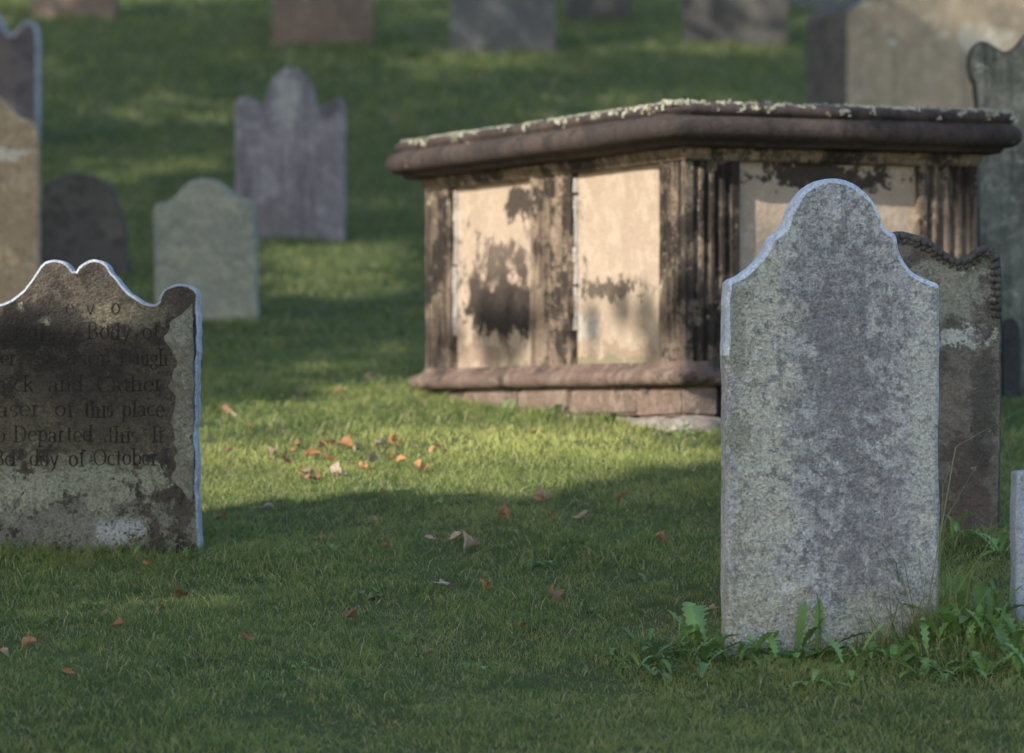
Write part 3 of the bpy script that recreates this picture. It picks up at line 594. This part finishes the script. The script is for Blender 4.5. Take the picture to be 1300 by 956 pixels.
for (px, py) in [(330,740),(470,760),(520,812),(380,850),(120,770),(60,790),(250,840),(610,850),(690,720),(760,780),(560,640),(820,740),(720,690),(430,700)]: weed(px, py, 8, .02,.045, random.choice([weed2_m, weed_m]), 'tiny broadleaf weed flat in the open lawn grass', gp, .5, wf=1.8)
# ================================================================ TREES (unseen, added left of the view; crowns cut to shape sun patches and shade)
SX, SY, SZ = -.65, -.65, .48
TE = SZ/math.hypot(SX, SY)
def q_of(p): return (p[0]-SX*p[2]/SZ, p[1]-SY*p[2]/SZ)
def gpt(px, py):
    d = dist_for(px, py); x = (px-HX)/F*d; return q_of((x, d, float(gz(x,d))))
poly1 = [gpt(*p) for p in [(205,645),(420,642),(600,624),(790,612),(900,580),(940,530),(800,520),(640,510),(525,480),(400,500),(250,560)]]
poly2 = [gpt(*p) for p in [(310,380),(330,312),(540,306),(545,370),(430,385)]]
poly5 = [gpt(*p) for p in [(330,500),(340,400),(525,400),(525,500)]]
def tp(a, c, z):
    w = near+cxv*a+cyv*c; return q_of((w.x, w.y, z))
poly3 = [tp(.05,-.1,.50), tp(-.05,2.4,.40), tp(-.05,2.4,1.1), tp(.05,-.1,1.1)]
poly6 = [tp(0,0,.0), tp(-.05,2.3,.0), tp(-.05,2.3,.5), tp(0,0,.5)]
poly4 = [tp(0,0,.3), tp(1.1,0,.5), tp(1.1,0,1.0), tp(0,0,1.0)]
def inpoly(x, y, poly):
    r = False; n = len(poly); j = n-1
    for i in range(n):
        xi, yi = poly[i]; xj, yj = poly[j]
        if (yi > y) != (yj > y) and x < (xj-xi)*(y-yi)/(yj-yi)+xi: r = not r
        j = i
    return r
RING = ((0,0),(.12,0),(-.12,0),(0,.12),(0,-.12))
def lit(p, wood=False):
    x, y = q_of(p)
    if x < -8 or y < 8: return False
    jx = mn.noise(Vector((x*2.5, y*2.5, 1)))*.16+random.gauss(0,.03); jy = mn.noise(Vector((x*2.5, y*2.5, 9)))*.16+random.gauss(0,.03)
    for ex, ey in RING:
        if inpoly(x+jx+ex, y+jy+ey, poly1) or inpoly(x+jx+ex, y+jy+ey, poly3): return True
        if wood and (inpoly(x+ex*2, y+ey*2, poly4) or inpoly(x+ex*2, y+ey*2, poly6)): return True
    if inpoly(x+jx, y+jy, poly4): return True
    if inpoly(x+jx, y+jy, poly2) and random.random() < .95: return True
    if (inpoly(x+jx, y+jy, poly5) or inpoly(x+jx, y+jy, poly6)) and random.random() < .65: return True
    if y > 18.5 and mn.noise(Vector((x*.7, y*.5, 4)))+.5*mn.noise(Vector((x*2.1, y*1.7, 5))) > .27 and random.random() < .75: return True
    return False
def tree(Q, h, R, n, seed, label):
    random.seed(seed); x = Q[0]-.7071*h; y = Q[1]-.7071*h; g0 = float(gz(x,y)); zc = float(gz(*Q))+TE*h
    root = empty('added_shade_tree', (x, y, g0)); tag(root, label, 'tree')
    V, Fc = [], []
    def limb(a, b, r0, r1, k=8):
        a, b = Vector(a), Vector(b); dr = (b-a).normalized(); u = dr.orthogonal().normalized(); w = dr.cross(u); i0 = len(V); N = 6
        for i in range(N+1):
            t = i/N; c = a.lerp(b, t)+u*math.sin(t*5+seed)*.06*(b-a).length*.3; r_ = r0+(r1-r0)*t
            for j in range(k): an = 2*math.pi*j/k; V.append(tuple(c+(u*math.cos(an)+w*math.sin(an))*r_))
        for i in range(N):
            for j in range(k): Fc.append((i0+i*k+j, i0+i*k+(j+1)%k, i0+(i+1)*k+(j+1)%k, i0+(i+1)*k+j))
    def clear(a, b):
        return not any(lit((x+a[0]+(b[0]-a[0])*t/12, y+a[1]+(b[1]-a[1])*t/12, g0+a[2]+(b[2]-a[2])*t/12), True) for t in range(13))
    H = zc-g0; best = (.1,.1,H*.45)
    for fr in (.8,.72,.64,.56,.5):
        for ox in (.1,-.5,-.9,.6):
            if clear((0,0,0), (ox,-ox*.4,H*fr)): best = (ox,-ox*.4,H*fr); break
        else: continue
        break
    limb((0,0,-.3), best, .28, .13)
    for k in range(14):
        a = k*.9+seed; e = (math.cos(a)*R*.6, math.sin(a)*R*.6, H+random.uniform(-.5,.6)*R); s_ = tuple(c*random.uniform(.85,.97) for c in best)
        if clear(s_, e): limb(s_, e, .08, .02, 6)
    mesh_obj('trunk', V, Fc, bark_m, root, smooth=True)
    cls = []
    for _ in range(70):
        v = Vector([random.gauss(0,1) for _ in range(3)]).normalized()*R*random.uniform(.1,1)**.5*.95; cls.append((v, random.uniform(.5,1.0)))
    LV, LF = [], []
    for _ in range(n):
        c, cr = random.choice(cls); p = c+Vector([random.gauss(0,.5) for _ in range(3)])*cr; P_ = (x+p.x, y+p.y, zc+p.z)
        if lit(P_) or P_[2] < g0+.5: continue
        if abs(P_[0]) < .13*P_[1]+.8 and P_[1] > 0: continue
        u = Vector([random.gauss(0,1) for _ in range(3)]).normalized(); w = u.orthogonal().normalized(); s = random.uniform(.07,.14)
        i = len(LV); b0 = Vector((p.x, p.y, H+p.z)); LV += [tuple(b0-u*s), tuple(b0+w*s*.6), tuple(b0+u*s), tuple(b0-w*s*.6)]; LF.append((i,i+1,i+2,i+3))
    mesh_obj('crown', LV, LF, fol_m, root)
TR = [((.6,9.5),10,3.1),((.6,13.0),10,3.1),((0,17.5),10,3.0),((0,22),10.5,3.2),((0,27),11,3.3),((0,32),11,3.4),((0,38),12,3.8)]
for i, (Q, h, R_) in enumerate(TR):
    tree(Q, h, R_, 17000, 31+i, 'added unseen shade-casting tree left of the view, number '+['one','two','three','four','five','six','seven'][i]+' away from the viewer')
# ================================================================ LIGHT, SKY, CAMERA
sd_ = Vector((SX,SY,SZ)).normalized(); elev = math.asin(sd_.z)
L = bpy.data.lights.new('sun','SUN'); L.energy = 8.0; L.angle = math.radians(.5); L.color = (1,.93,.81)
so = bpy.data.objects.new('sun', L); C.objects.link(so); so.rotation_euler = sd_.to_track_quat('Z','Y').to_euler()
w = bpy.data.worlds.new('World'); bpy.context.scene.world = w; w.use_nodes = True; nt = w.node_tree
sk = nt.nodes.new('ShaderNodeTexSky'); sk.sky_type = 'NISHITA'; sk.sun_disc = False; sk.sun_elevation = elev; sk.sun_rotation = math.atan2(SX,SY) % (2*math.pi)
bg = nt.nodes['Background']; nt.links.new(sk.outputs[0], bg.inputs[0]); bg.inputs[1].default_value = .34
cam = bpy.data.cameras.new('camera'); cam.sensor_width = 36; cam.lens = F/1300*36; cam.clip_end = 1000; cam.clip_start = .1
cam.dof.use_dof = True; cam.dof.focus_distance = 12.3; cam.dof.aperture_fstop = 4.0
co = bpy.data.objects.new('camera', cam); C.objects.link(co); co.rotation_euler = (math.radians(90)+math.atan((HY-478)/F), 0, 0); bpy.context.scene.camera = co
sc = bpy.context.scene; sc.view_settings.view_transform = 'Standard'; sc.view_settings.look = 'None'; sc.view_settings.exposure = 0
